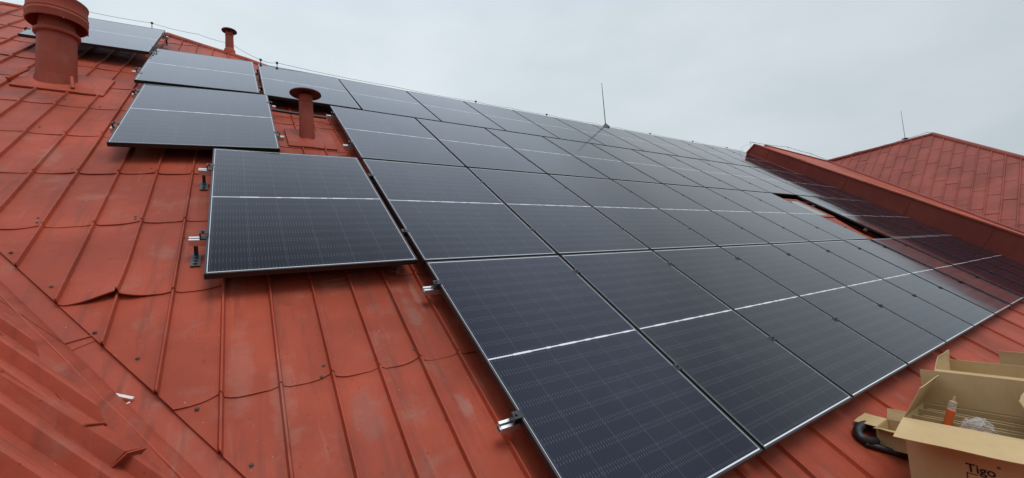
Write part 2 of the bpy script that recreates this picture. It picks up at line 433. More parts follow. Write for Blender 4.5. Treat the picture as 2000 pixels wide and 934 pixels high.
# folded seam across the gutter
sp = cr(.955); MB().tube([mainpt(sp - VR_N * q + CR_D * (.03 - .25 * q), -.006) for q in (.125, .09, .05, .02, -.005)], .0045, 6).build('fold', RED_VALLEY, vgo)
# chalk stroke on the gutter
ps = MB()
for (a, b, w) in (((-.302, -.553), (-.206, -.617), .011), ((-.232, -.642), (-.213, -.634), .005)):
    A, B = Vector((*a, 0)), Vector((*b, 0)); n_ = Vector((-(B - A).y, (B - A).x, 0)).normalized(); vs = []
    N = 12
    for i in range(N + 1):
        q = A.lerp(B, i / N); ww = w * .5 * (1 + .5 * noise.noise((i * 1.3, w * 90, 0)))
        for sg in (1, -1):
            qq = q + n_ * sg * ww; vs.append(mainpt(qq, .0045 if sg > 0 else .0043))
    ps.add(vs, [(2 * i, 2 * i + 1, 2 * i + 3, 2 * i + 2) for i in range(N)])
ps.build('paint_streak', CHALK, bld)

# ribbed roof of the left wing
def wing_mesh():
    mb = MB(); per = .165
    prof = [(0, 0), (.03, .002), (.072, .0), (.077, .033), (.090, .036), (.108, .036), (.120, .033), (.125, 0)]
    cs = []
    for k in range(-16, 26): cs += [(k * per + a, h) for a, h in prof]
    ss = [-3.0 + .16 * i for i in range(48)]
    vs = [c0 + cax * c + d2 * s + wn_ * (h + .006 + .004 * noise.noise((c * 3, s * 2.5, 5))) for s in ss for c, h in cs]
    nu = len(cs)
    return mb.add(vs, [(r * nu + i, r * nu + i + 1, (r + 1) * nu + i + 1, (r + 1) * nu + i) for r in range(len(ss) - 1) for i in range(nu - 1)])
wr = wing_mesh().build('wing_roof', RED_WING, bld)
cut_n = cdir.cross(Vector((0, 0, 1))); cut_n = cut_n if cut_n.x > 0 else -cut_n
clip(wr, [(c0 + d2 * .60, cut_n)], [True], [-wn_ * .03])
# raised box end of one rib with its folded strap
def wpn(c, s, n): return c0 + cax * c + d2 * s + wn_ * n
bx = MB(); ca_, cb_ = .062, .152
bx.hexa([wpn(ca_, .54, .0), wpn(cb_, .54, .0), wpn(cb_ - .004, .98, .0), wpn(ca_ + .004, .98, .0), wpn(ca_ + .006, .54, .050), wpn(cb_ - .006, .54, .050), wpn(cb_ - .012, .98, .034), wpn(ca_ + .012, .98, .034)])
bxo = bx.build('rib_end', RED_WING, wr)
MB().hexa([wpn(ca_ - .008, .533, -.004), wpn(cb_ + .008, .533, -.004), wpn(cb_ + .008, .538, -.004), wpn(ca_ - .008, .538, -.004), wpn(ca_ - .002, .528, .056), wpn(cb_ + .002, .528, .053), wpn(cb_ + .002, .533, .053), wpn(ca_ - .002, .533, .056)]).build('end_plate', RED_WING, wr)
MB().tube([wpn(ca_ - .02, .68, .04), wpn(ca_ + .006, .68, .049), wpn(cb_ - .006, .68, .049)], .004, 6).build('strap', RED_WING, wr)
pd = (d2 - cdir * d2.dot(cdir)).normalized()
MB().tube([c0 + cdir * (q - (c1 - c0).length * 0) + pd * (.118 + .006 * noise.noise((q * 2.1, 3, 1))) + wn_ * (.009 + .004 * noise.noise((q * 3.7, 1, 2))) for q in [(-1.0 + .08 * i) * (1 if (c1 - c0).dot(cdir) > 0 else -1) for i in range(44)]], .0055, 6).build('gutter_lip', RED_VALLEY, bld)
for c_, s_ in ((-.12, .98), (.11, 1.06), (.33, .86), (-.31, 1.30)):
    q_ = s0.copy(); COL.objects.link(q_); q_.parent = wr; q_.matrix_parent_inverse = Matrix(); q_.matrix_world = Matrix.Translation(wpn(c_, s_, .012)) @ wn_.to_track_quat('Z', 'Y').to_matrix().to_4x4()

# ------------------------------------------------------------------ firewall at the right end
fw = tag(empty('firewall'), 'red painted parapet wall rising up the slope at the right end of the panels', 'wall')
UW = 14.80
def wtop(v): return .30 - .035 * (v - 5.5) if v > -2 else .30 - .035 * (-7.5)
fwm = MB(); vv = [-5.0, -3.0, -1.5, 0.3, 2.6, 4.4, 5.2, 5.58]
low = [W(UW, v, -.6) for v in vv]; top = [W(UW, v, wtop(v)) for v in vv]
ap = top[-1].copy(); far = Vector((UW, ap.y + 7, ap.z - 5.2)); lowf = Vector((UW, ap.y + 7, ap.z - 6.8))
low2 = low + [lowf]; top2 = top + [far]; th = Vector((.34, 0, 0)); n_ = len(low2)
vs = low2 + top2 + [p + th for p in low2] + [p + th for p in top2]
fs = []
for i in range(n_ - 1):
    fs += [(i, n_ + i, n_ + i + 1, i + 1), (2 * n_ + i, 2 * n_ + i + 1, 3 * n_ + i + 1, 3 * n_ + i), (n_ + i, 3 * n_ + i, 3 * n_ + i + 1, n_ + i + 1)]
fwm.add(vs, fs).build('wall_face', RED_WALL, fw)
cop = MB()
cuts = [(-5.0, -1.1), (-1.12, 2.2), (2.18, 4.05), (4.03, 5.6)]
for i, (a, b) in enumerate(cuts):
    lift = .012 + .006 * (i % 2)
    A0, B0 = W(UW - .035, a, wtop(a) + lift), W(UW - .035, b, wtop(b) + lift); x_ = Vector((.41, 0, 0)); dn = RF.to_3x3() @ Vector((0, 0, -.035))
    cop.hexa([A0 + dn, A0 + x_ + dn, B0 + x_ + dn, B0 + dn, A0, A0 + x_, B0 + x_, B0])
A0 = W(UW - .035, 5.6, wtop(5.6) + .012); B0 = Vector((A0.x, far.y, far.z + .02)); dn = Vector((0, -.02, -.03)); x_ = Vector((.41, 0, 0))
cop.hexa([A0 + dn, A0 + x_ + dn, B0 + x_ + dn, B0 + dn, A0, A0 + x_, B0 + x_, B0])
cop.build('coping', RED, fw)
for v in (4.95, 2.55, 1.0, -.62, -2.2):
    a, b = W(UW - .004, v, -.3), W(UW - .004, v + .1, wtop(v) - .03)
    MB().tube([a, b], .008, 6).build('sheet_seam', RED_WALL, fw)
fl = MB().hexa([W(UW - .09, -5, -.14), W(UW - .002, -5, -.14), W(UW - .002, 5.6, -.14), W(UW - .09, 5.6, -.14), W(UW - .09, -5, -.12), W(UW - .002, -5, -.02), W(UW - .002, 5.6, -.02), W(UW - .09, 5.6, -.12)])
fl.build('flashing', RED_WALL, fw)

# ------------------------------------------------------------------ hip roofed wing beyond the firewall
ZV = Vector((0, 0, Z0))
V0, V1, PK = Vector((22, .11, .24)) + ZV, Vector((28.15, 6.74, 4.68)) + ZV, Vector((28.62, 2.63, 5.05)) + ZV
far_b = tag(empty('wing_building'), 'hipped red roof with seams and pointed end, beyond the parapet wall at the right', 'building')
fn = (V1 - V0).cross(PK - V0).normalized(); fn = fn if fn.z > 0 else -fn
us_ = Vector((1, 0, 0)); us_ = (us_ - fn * us_.dot(fn)).normalized(); ca = us_.cross(fn).normalized(); ca = ca if ca.y > 0 else -ca
mb = MB(); cs = []
for k in range(-32, 40): cs += [(k * .40 + a, h) for a, h in ((0, 0), (.022, .04), (.05, .04), (.07, 0), (.23, .004))]
ss = [-14 + .5 * i for i in range(58)]; vs = []
for s in ss:
    for c, h in cs:
        vs.append(V0 + us_ * s + ca * c + fn * (h + .012 * noise.noise((c * 1.5, s * 1.2, 7))))
nu = len(cs)
mb.add(vs, [(r * nu + i, r * nu + i + 1, (r + 1) * nu + i + 1, (r + 1) * nu + i) for r in range(len(ss) - 1) for i in range(nu - 1)])
HD = (Vector((25.5, -.3, 2.77)) + ZV - PK); HE = PK + HD * 2.5; VE = V0 - (V1 - V0) * .85
RE = Vector((28.22, 6.9, 4.80)) + ZV
def vplane(a, b, inside):
    n = (b - a).cross(Vector((0, 0, 1))).normalized()
    return (a, n if (inside - a).dot(n) < 0 else -n)
ctr = Vector((25.5, 2.2, 0)) + ZV
ctr_done = 1
# short horizontal laps in each pan
lp = mb
for k in range(-14, 22):
    for q in range(9):
        c = k * .40 + .07; s = -3 + q * 1.25 + (k % 3) * .40
        a, b = V0 + us_ * s + ca * c + fn * .012, V0 + us_ * (s + .05) + ca * (c + .33) + fn * .012
        md = (a + b) / 2
        if all((md - p).dot(n) < -.15 for p, n in (vplane(V0, V1, ctr), vplane(PK, HE, ctr), vplane(PK, RE, ctr))):
            lp.add([a - us_ * .03 - fn * .02, b - us_ * .03 - fn * .02, b - us_ * .03 + fn * .002, a - us_ * .03 + fn * .002, a + us_ * .25 - fn * .02, b + us_ * .25 - fn * .02],
                   [(0, 1, 2, 3), (3, 2, 5, 4), (0, 3, 4), (1, 5, 2)])
ff = mb.build('main_slope', RED_FAR, far_b)
clip(ff, [vplane(V0, V1, ctr), vplane(PK, HE, ctr), vplane(PK, RE, ctr)])

half_cap([RE, PK], .09, 'ridge_cap', RED_FAR, far_b)
half_cap([PK, HE], .10, 'hip_cap', RED_FAR, far_b)
half_cap([VE + Vector((0, 0, .03)), V1 + Vector((0, 0, .03))], .06, 'valley_edge', RED_FAR, far_b)
MB().add([PK, HE, HE + Vector((16, 0, 0))], [(0, 1, 2)]).build('end_slope', RED_FAR, far_b)
MB().slab(PK, RE, RE + Vector((7, 2, -5.2)), PK + Vector((7, -5.6, -5.2)), .03).build('back_slope', RED_FAR, far_b)
zz = lambda Y: Z0 + .24 + (Y - .11) * .6697
PT = Vector((24.3, 8.3, zz(8.3)))
st = MB(); X0 = UW + .34
poly = [Vector((X0, -5.4, zz(-5.4))), Vector((VE.x, VE.y, zz(VE.y))), Vector((V0.x, V0.y, zz(V0.y))), Vector((V1.x, V1.y, zz(V1.y))), PT, Vector((X0, 2.0, zz(2.0)))]
st.add(poly + [p - Vector((0, 0, .04)) for p in poly], [tuple(range(6)), tuple(range(11, 5, -1))] + [(i, i + 6, (i + 1) % 6 + 6, (i + 1) % 6) for i in range(6)])
st.build('lower_slope', RED, far_b)
half_cap([PT + Vector((0, 0, .0)), V1 + Vector((0, 0, .02))], .06, 'ridge_cap', RED_FAR, far_b)
MB().box(UW + .35, 36, -4.4, 12, 0, Z0 - 3.4).build('wall', WALLP, far_b)

# ------------------------------------------------------------------ solar panels
def panel_proto():
    fr = MB(); t, h = .011, .035
    fr.box(0, PW, 0, t, -h, 0); fr.box(0, PW, PH - t, PH, -h, 0); fr.box(0, t, t + .0005, PH - t - .0005, -h, 0); fr.box(PW - t, PW, t + .0005, PH - t - .0005, -h, 0)
    root = empty('solar_panel')
    fo = fr.build('frame', BLACK, root, bevel=.0012)
    gl = MB().box(t - .002, PW - t + .002, t - .002, PH - t + .002, -.008, -.0022)
    go = gl.build('laminate', GLASS, root)
    jb = MB().box(PW / 2 - .06, PW / 2 + .06, PH / 2 - .03, PH / 2 + .03, -.026, -.0085).build('junction_box', BLACK_PL, root)
    return root
PROTO = panel_proto(); used = [False]
def place_panel(u, v, nl, nr, rz, label):
    if not used[0]: r = PROTO; used[0] = True
    else:
        r = PROTO.copy(); COL.objects.link(r)
        for ch in PROTO.children:
            c = ch.copy(); COL.objects.link(c); c.parent = r
    tilt = math.asin((nr - nl) / PW)
    r.matrix_world = RF @ Matrix.Translation((u, v, nl)) @ Matrix.Rotation(rz, 4, 'Z') @ Matrix.Rotation(-tilt, 4, 'Y')
    tag(r, label, 'solar panel', 'solar panels mounted in rows on the red roof'); return r
STEP = PW + .02
def squeeze(k): return -.006 * max(0, k - 6) ** 2
def ucol(k): return .024 + k * STEP + squeeze(k)
ORD = ['first', 'second', 'third', 'fourth', 'fifth', 'sixth', 'seventh', 'eighth', 'ninth', 'tenth', 'eleventh', 'twelfth', 'thirteenth']
VD, VC, VB, VA = -1.835, 0.0, 1.852, 3.712
ROWU = {}
for k in range(13):
    if k == 0: place_panel(-.731, 3.721, -.032, .022, .004, 'leftmost solar panel of the topmost row, just below the lone panel')
    else: place_panel(-.715 + k * STEP + .01, VA + (.03 if k == 1 else 0), .006, .006, -.004 if k == 1 else 0, 'black solar panel in the topmost row under the ridge, %s from the left' % ORD[k])
place_panel(-.655, 1.859, -.048, .022, -.003, 'black solar panel standing alone left of the mushroom capped pipe')
for k in range(1, 13):
    place_panel(ucol(k), VB, .006, .004, 0, 'solar panel in the second row from the top, %s to the right of the pipe' % ORD[k - 1] if k > 1 else 'black solar panel directly right of the mushroom capped pipe, second row from top')
for k in range(13):
    if k == 8: continue
    lab = {0: 'leftmost panel of the third row with pale cell lines and two exposed rail ends', 7: 'panel in the third row touching the left side of the roof window gap', 9: 'panel in the third row touching the right side of the roof window gap'}.get(
        k, 'solar panel in the third row from the top, %s from the left' % ORD[k if k < 8 else k - 1])
    place_panel(ucol(k) - (.024 if k == 0 else 0), VC, -.014 if k == 0 else (.006 if k > 7 else .004), .010 if k == 0 else (-.006 if k > 7 else .004), .002 if k == 0 else 0, lab)
for k in range(1, 13):
    lab = 'nearest and largest solar panel, left end of lowest row, with exposed silver rails' if k == 1 else 'solar panel in the lowest row, %s from the left' % ORD[k - 1]
    place_panel(ucol(k) + .008, VD, .004 if k > 6 else 0, -.008 if k > 6 else 0, 0, lab)
place_panel(-1.876, 5.028, -.036, .010, 0, 'lone solar panel half hidden behind the big red chimney vent at upper left')

# ------------------------------------------------------------------ mounting rails with clamps and feet
def rail_mesh(L):
    mb = MB(); w, h = .020, .040
    # open C section with a slot in the top and hollow end
    for y0, y1, z0, z1 in ((-w, -w + .003, -h, 0), (w - .003, w, -h, 0), (-w + .003, w - .003, -h, -h + .003), (-w + .003, -.006, -.003, 0), (.006, w - .003, -.003, 0), (-w + .003, w - .003, -.018, -.015)):
        mb.box(0, L, y0, y1, z0, z1)
    return mb
def mid_clamp():
    mb = MB(); mb.box(-.010, .010, -.022, .022, -.035, .001); mb.box(-.022, .022, -.022, .022, .0015, .0055); mb.lathe([(.0001, .0135), (.0065, .0135), (.0065, .005)], 8); return mb
def end_clamp():
    mb = MB(); mb.box(-.034, -.002, -.020, .020, -.035, -.030); mb.box(-.034, -.029, -.020, .020, -.030, .001); mb.box(-.034, .012, -.020, .020, .0015, .0055)
    mb.lathe([(.0001, .0135), (.0065, .0135), (.0065, .005)], 8, (-.018, 0, 0)); return mb
def foot():
    mb = MB(); mb.box(-.010, .010, -.006, .006, -.107, -.041); mb.box(-.024, .024, -.122, .012, -.111, -.1072)
    for y in (-.040, -.070, -.100): mb.lathe([(.0001, -.098), (.008, -.098), (.009, -.107)], 8, (0, y, 0))
    return mb
MIDC, ENDC, FOOT = mid_clamp().build('clamp', BLACK), end_clamp().build('end_clamp', BLACK), foot().build('foot_bracket', FOOTM)
protos = [MIDC, ENDC, FOOT]
def rail(u0, u1, v, mids, ends, feet, label, n=-.0365, tiltfix=None):
    L = u1 - u0
    o = rail_mesh(L).build('mounting_rail', ALU, None)
    M_ = RF @ Matrix.Translation((u0, v, n))
    if tiltfix: M_ = M_ @ Matrix.Rotation(-math.atan2(tiltfix[1] - tiltfix[0], L), 4, 'Y'); M_ = RF @ Matrix.Translation((0, 0, tiltfix[0])) @ RF.inverted() @ M_
    o.matrix_world = M_
    tag(o, label, 'mounting rail', 'aluminium rails under the panels')
    def kid(p, x, z=.0365, flip=False):
        c = p.copy(); COL.objects.link(c); c.parent = o; c.location = (x - u0, 0, z)
        if flip: c.rotation_euler = (0, 0, math.pi)
    for x in mids: kid(MIDC, x)
    for x, fl in ends: kid(ENDC, x, .0365, fl)
    for x in feet: kid(FOOT, x, -.001)
    return o
def feet_at(a, b): return [a + .06] + [a + 1.2 * i for i in range(1, int((b - a) / 1.2))] if b - a > 2 else [a + .06, b - .06]
for v, nm in ((-1.265, 'lower'), (-.25, 'upper')):
    a, b = ucol(1) + .008, ucol(12) + .008 + PW
    rail(a - .09, b + .02, v, [ucol(k) - .002 for k in range(2, 13)], [(a, False)], feet_at(a, b)[1:], 'silver rail with open square end under the lowest panel row, %s one of two' % nm)
for v, nm in ((.40, 'lower'), (1.42, 'upper')):
    rail(-.085, ucol(7) + PW + .06, v, [ucol(k) - .010 for k in range(1, 8)], [(0.0, False), (ucol(7) + PW, True)], [-.055, 1.0, 2.3, 3.5, 4.6, 5.8, 7.0, 8.2], 'silver rail ending on a black bolted foot at left of third row, %s one' % nm)
    rail(ucol(9) - .06, ucol(12) + PW + .02, v, [ucol(k) - .010 for k in range(10, 13)], [(ucol(9), False)], [ucol(9) + .5, ucol(11)], 'silver rail running from the roof window gap to the parapet wall, %s one' % nm)
for v, nm in ((2.30, 'lower'), (3.36, 'upper')):
    rail(-.655 - .05, .479 + .07, v, [], [(-.655, False), (.479, True)], [-.5, .3], 'short silver rail left of the mushroom capped pipe, %s one' % nm, tiltfix=(-.048, .024))
    rail(ucol(1) - .085, ucol(12) + PW + .02, v, [ucol(k) - .010 for k in range(2, 13)], [(ucol(1), False)], feet_at(ucol(1), 13.8)[1:], 'silver rail starting right of the mushroom capped pipe, %s one' % nm)
for v, nm in ((4.15, 'lower'), (5.18, 'upper')):
    a, b = -.731, -.715 + 13 * STEP
    rail(a - .07, b + .03, v, [-.715 + k * STEP for k in range(1, 13)], [(a, False)], feet_at(a, b)[1:], 'silver rail under the topmost panel row, %s one' % nm, n=-.0365 if 1 else 0, tiltfix=(-.012, .006))
for v, nm in ((5.40, 'lower'), (6.55, 'upper')):
    rail(-1.93, -.68, v, [], [(-1.876, False), (-.742, True)], [-1.7, -.71], 'short silver rail under the lone panel behind the chimney vent, %s one' % nm, tiltfix=(-.036, .010))
for p in protos: bpy.data.objects.remove(p)

# black tube bridging the gap at the pipe
o = MB().tube([W(.50, 3.44, -.085), W(.8, 3.435, -.09), W(1.10, 3.40, -.085)], .016, 10).build('cable_conduit', BLACK_PL, None, smooth=True)
tag(o, 'straight black tube bridging the gap behind the mushroom capped pipe', 'conduit')

# ------------------------------------------------------------------ roof window in the gap of the third row
sk = tag(empty('roof_window', RF @ Matrix.Translation((9.40, .90, NB))), 'small roof window with pale pane and red frame in the gap between panels', 'roof window')
MBs = MB()
for x0, x1, y0, y1 in ((0, .10, 0, .80), (.66, .74, 0, .80), (.10, .66, 0, .07), (.10, .66, .72, .80)): MBs.box(x0, x1, y0, y1, 0, .105)
MBs.build('frame', RED, sk, bevel=.004)
MB().box(.10, .66, .07, .72, .06, .098).build('pane', PANE, sk)
MB().hexa([(-.1, -.75, .01), (.62, -.75, .01), (.74, -.002, .01), (-.04, -.002, .01), (-.1, -.75, .03), (.62, -.75, .03), (.74, -.002, .085), (-.04, -.002, .085)]).build('apron', RED, sk)

# ------------------------------------------------------------------ vents
def flash_plate(root, u, v, a, b, up_, dn, name='flashing'):
    c = RF @ Vector((u, v, NB + dip(u)))
    inv = root.matrix_world.inverted() @ RF
    mb = MB(); n0 = NB + dip(u)
    N = 8
    vs = []; xs = [u - a + (a + b) * i / N for i in range(N + 1)]; ys = [v - dn, v - dn * .55, v - dn * .2, v + up_]
    for y in ys:
        for x in xs: vs.append((x, y, n0 + .032 + .006 * noise.noise((x * 7, y * 7, 3)) - (.010 if y == ys[0] else 0)))
    nx = N + 1
    fs = [(r * nx + i, r * nx + i + 1, (r + 1) * nx + i + 1, (r + 1) * nx + i) for r in range(3) for i in range(N)]
    b0 = len(vs); vs += [(x, ys[0] - .002, n0 + .008) for x in xs]; fs += [(b0 + i, b0 + i + 1, i + 1, i) for i in range(N)]
    b1 = len(vs); vs += [(xs[0], y, n0 + .0) for y in ys] + [(xs[-1], y, n0 + .0) for y in ys]
    fs += [(b1 + r, r * nx, (r + 1) * nx, b1 + r + 1) for r in range(3)] + [(r * nx + N, b1 + 4 + r, b1 + 5 + r, (r + 1) * nx + N) for r in range(3)]
    mb.add(vs, fs)
    return mb.build(name, RED, root, RF)
bu, bv = -1.36, 3.90
bpnt = W(bu, bv, NB + dip(bu))
ve = tag(empty('chimney_vent', Matrix.Translation(bpnt)), 'big round red chimney vent with wide drum cap and collar, at upper left', 'vent')
MB().lathe([(.178, -.28), (.172, -.10), (.158, .02), (.158, .03), (.149, .035), (.145, .5), (.145, .52)], 40).build('pipe', RED_PIPE, ve, smooth=True)
MB().lathe([(.145, .47), (.170, .485), (.173, .495), (.173, .515), (.166, .522), (.145, .530)], 40).build('collar', RED_PIPE, ve, smooth=True)
sm_ = MB(); a0 = R_(-72)
sm_.hexa([(.150 * math.cos(a0 + d) , .150 * math.sin(a0 + d), z) if k else (.142 * math.cos(a0 + d), .142 * math.sin(a0 + d), z) for z in (.04, .47) for d, k in ((-.05, 0), (-.05, 1), (.05, 1), (.05, 0))])
vsm = sm_.build('sheet_seam', RED_PIPE, ve)
MB().lathe([(.1465, .238), (.1478, .241), (.1478, .247), (.1465, .250)], 40).build('joint_band', RED_PIPE, ve, smooth=True)
MB().lathe([(.140, .52), (.137, .60), (.137, .86)], 40).build('neck', RED_PIPE, ve, smooth=True)
cp = MB().lathe([(.130, .74), (.206, .64), (.214, .612), (.223, .604), (.228, .612), (.225, .66), (.230, .668), (.230, .684), (.225, .692), (.225, .700), (.230, .708), (.230, .716), (.224, .722), (.222, .82), (.229, .83), (.229, .845), (.218, .855), (.08, .94), (.0005, .96)], 44)
cpo = cp.build('cap', RED_PIPE, ve, smooth=True)
for q in range(4):
    a = R_(25 + 90 * q); MB().box(-.006, .006, -.006, .006, .596, .615).build('lug', RED_PIPE, cpo).location = (.226 * math.cos(a), .226 * math.sin(a), 0)
flash_plate(ve, bu, bv, .24, .40, .28, .33)
for (a, b) in (((-.18, -.02), (-.28, -.20)), ((.14, -.10), (.17, -.26))):
    p0, p1 = RF @ Vector((bu + a[0], bv + a[1], NB + dip(bu) + .10)), RF @ Vector((bu + b[0], bv + b[1], NB + dip(bu) + .035))
    MB().tube([p0, p1], .016, 6).build('gusset', RED, ve, Matrix())

def pipe_vent(name, base, r, h, capr, label, slots=False, cap_z=None):
    ro = tag(empty(name, Matrix.Translation(base)), label, 'vent pipe')
    MB().lathe([(r * 1.12, -.25), (r * 1.10, 0), (r * 1.06, h * .3), (r, h * .82), (r, h * .84), (r * 1.06, h * .845), (r * 1.06, h * .87), (r, h * .875), (r, h - .005), (r * .9, h), (r * .9, h - .2)], 28).build('pipe', RED_PIPE, ro, smooth=True)
    cz = h + (.05 if slots else .035)
    cp = MB().lathe([(.0005, cz - .012), (r * .9, cz - .012), (capr * .96, cz - .026), (capr, cz - .020), (capr * .99, cz - .010), (capr * .6, cz + .012), (.0005, cz + .030)], 36)
    co = cp.build('cap', RED_CAP, ro, smooth=True)
    for q in range(4):
        a = R_(40 + 90 * q); w = r * .42 if slots else .010
        x, y = r * .93 * math.cos(a), r * .93 * math.sin(a)
        b = MB().box(-.004, .004, -w * .5, w * .5, h - .06, cz - .010).build('strut', RED_PIPE, ro)
        b.location = (x, y, 0); b.rotation_euler = (0, 0, a)
    return ro
pv = pipe_vent('vent_pipe', W(.800, 2.66, NB), .069, .50, .158, 'red pipe with flat mushroom cap standing in the gap between panels')
flash_plate(pv, .80, 2.62, .20, .26, .30, .22)
MB().lathe([(.078, .0), (.092, -.03), (.105, -.07)], 24).build('boot', RED, pv, smooth=True)
rp_ = pipe_vent('vent_pipe', W(.10, 6.80, NB + .02), .058, .34, .112, 'small red pipe with slotted neck and round cap, standing on the ridge against the sky', slots=True)
MB().lathe([(.085, -.06), (.082, .03), (.070, .05), (.065, .055)], 24).build('boot', RED, rp_, smooth=True)

# ------------------------------------------------------------------ lightning rods and wires
def rod(base, h, label, pointed=True):
    ro = tag(empty('lightning_rod', Matrix.Translation(base)), label, 'lightning rod')
    MB().tube([(0, 0, .0), (0, 0, h * .6), (0, 0, h)], [.011, .009, .006], 8).build('spike', DARK_STEEL, ro, smooth=True)
    if pointed:
        MB().lathe([(.13, -.10), (.135, -.06), (.12, -.04), (.03, .05), (.012, .07)], 4).build('base', BLACK_PL, ro)
    else:
        MB().lathe([(.0005, .13), (.13, .15), (.14, .17), (.05, .21), (.014, .22)], 12).build('base', BLACK_PL, ro)
    return ro
rod(W(7.98, RV, -.0), 1.12, 'tall thin lightning rod on a black base on the panel ridge, mid picture')
rod(Vector((28.55, 3.62, 4.97)) + ZV, 1.62, 'thin lightning rod on the far hipped roof beyond the parapet wall', False)
def wire(pts, holders, label, r=.0027, hs=.05):
    o = MB().tube(pts, r, 6).build('lightning_wire', DARK_STEEL, None, smooth=True); tag(o, label, 'wire')
    for p, dz in holders:
        h = MB(); p = Vector(p); h.box(p.x - .016, p.x + .016, p.y - .015, p.y + .015, p.z - .012, p.z + .012); h.tube([p - Vector((0, 0, dz)), p], .006, 6)
        h.build('holder', BLACK_PL, o)
    return o
def sag(pts, n=5, s=.03):
    out = []
    for a, b in zip(pts, pts[1:]):
        for i in range(n):
            t = i / n; out.append(Vector(a).lerp(Vector(b), t) - Vector((0, 0, s * 4 * t * (1 - t))))
    return out + [Vector(pts[-1])]
hu = [.50, .72, 2.6, 4.26, 5.10, 6.09, 7.55, 8.4, 9.69, 11.65, 13.51, 14.5]
P_ = [W(u, RV, .045 if u < 1 else .012) for u in hu]
up_left = [W(-3.4, 7.72, -.08), W(-2.0, 7.72, -.07), W(-1.0, 7.74, -.06), W(-.35, 7.30, -.02), W(.12, 6.72, .03)]
wire(sag(up_left + P_, 5, .02), [(P_[i], .12) for i in (0, 1, 3, 5, 8, 9, 10)] + [(up_left[2], .1)], 'thin dark wire on clips running along the main ridge above the panels')
wp = [W(14.5, RV, .012), W(UW - .1, RV + .25, .05), W(UW - .05, 5.62, .36)]
wire(sag(wp, 4, .0), [], 'short wire climbing over the upper end of the parapet wall')
rr = [PT + Vector((-.5, .5, .3)), PT.lerp(V1, .35) + Vector((0, 0, .26)), PT.lerp(V1, .7) + Vector((0, 0, .24)), V1 + Vector((0, 0, .12))]
rr2 = [Vector((28.3, 5.6, 4.98)) + ZV, Vector((28.5, 4.4, 5.05)) + ZV, Vector((28.55, 3.62, 5.14)) + ZV, Vector((28.6, 2.8, 5.22)) + ZV, PK + Vector((0, 0, .1))]
wire(sag(rr + rr2, 5, .03), [(p, .24) for p in rr[:3]] + [(V1 + Vector((0, 0, .12)), .1), (rr2[0], .12)], 'wire on small posts along the far ridges beyond the parapet wall', .009)

# ------------------------------------------------------------------ dry leaf
lf = MB(); N = 8; vs = []
for i in range(N + 1):
    t = i / N; w = .026 * math.sin(math.pi * min(1, t * .95 + .05)) ** .8
    for j in range(-2, 3):
        vs.append((w * j / 2, (t - .5) * .075, .012 + .030 * abs(j / 2) ** 1.5 * math.sin(t * 3) + .022 * math.sin(t * 5) * (1 + .3 * j)))
lf.add(vs, [(i * 5 + k, i * 5 + k + 1, (i + 1) * 5 + k + 1, (i + 1) * 5 + k) for i in range(N) for k in range(4)])
lo = lf.build('dry_leaf', LEAF, None, RF @ Matrix.Translation((1.012, .060, NB + .012)) @ Matrix.Rotation(.8, 4, 'Z'), smooth=True)
sd = lo.modifiers.new('thick', 'SOLIDIFY'); sd.thickness = .0015
tag(lo, 'curled dry brown leaf on the red roof at the edge of a black panel', 'leaf')

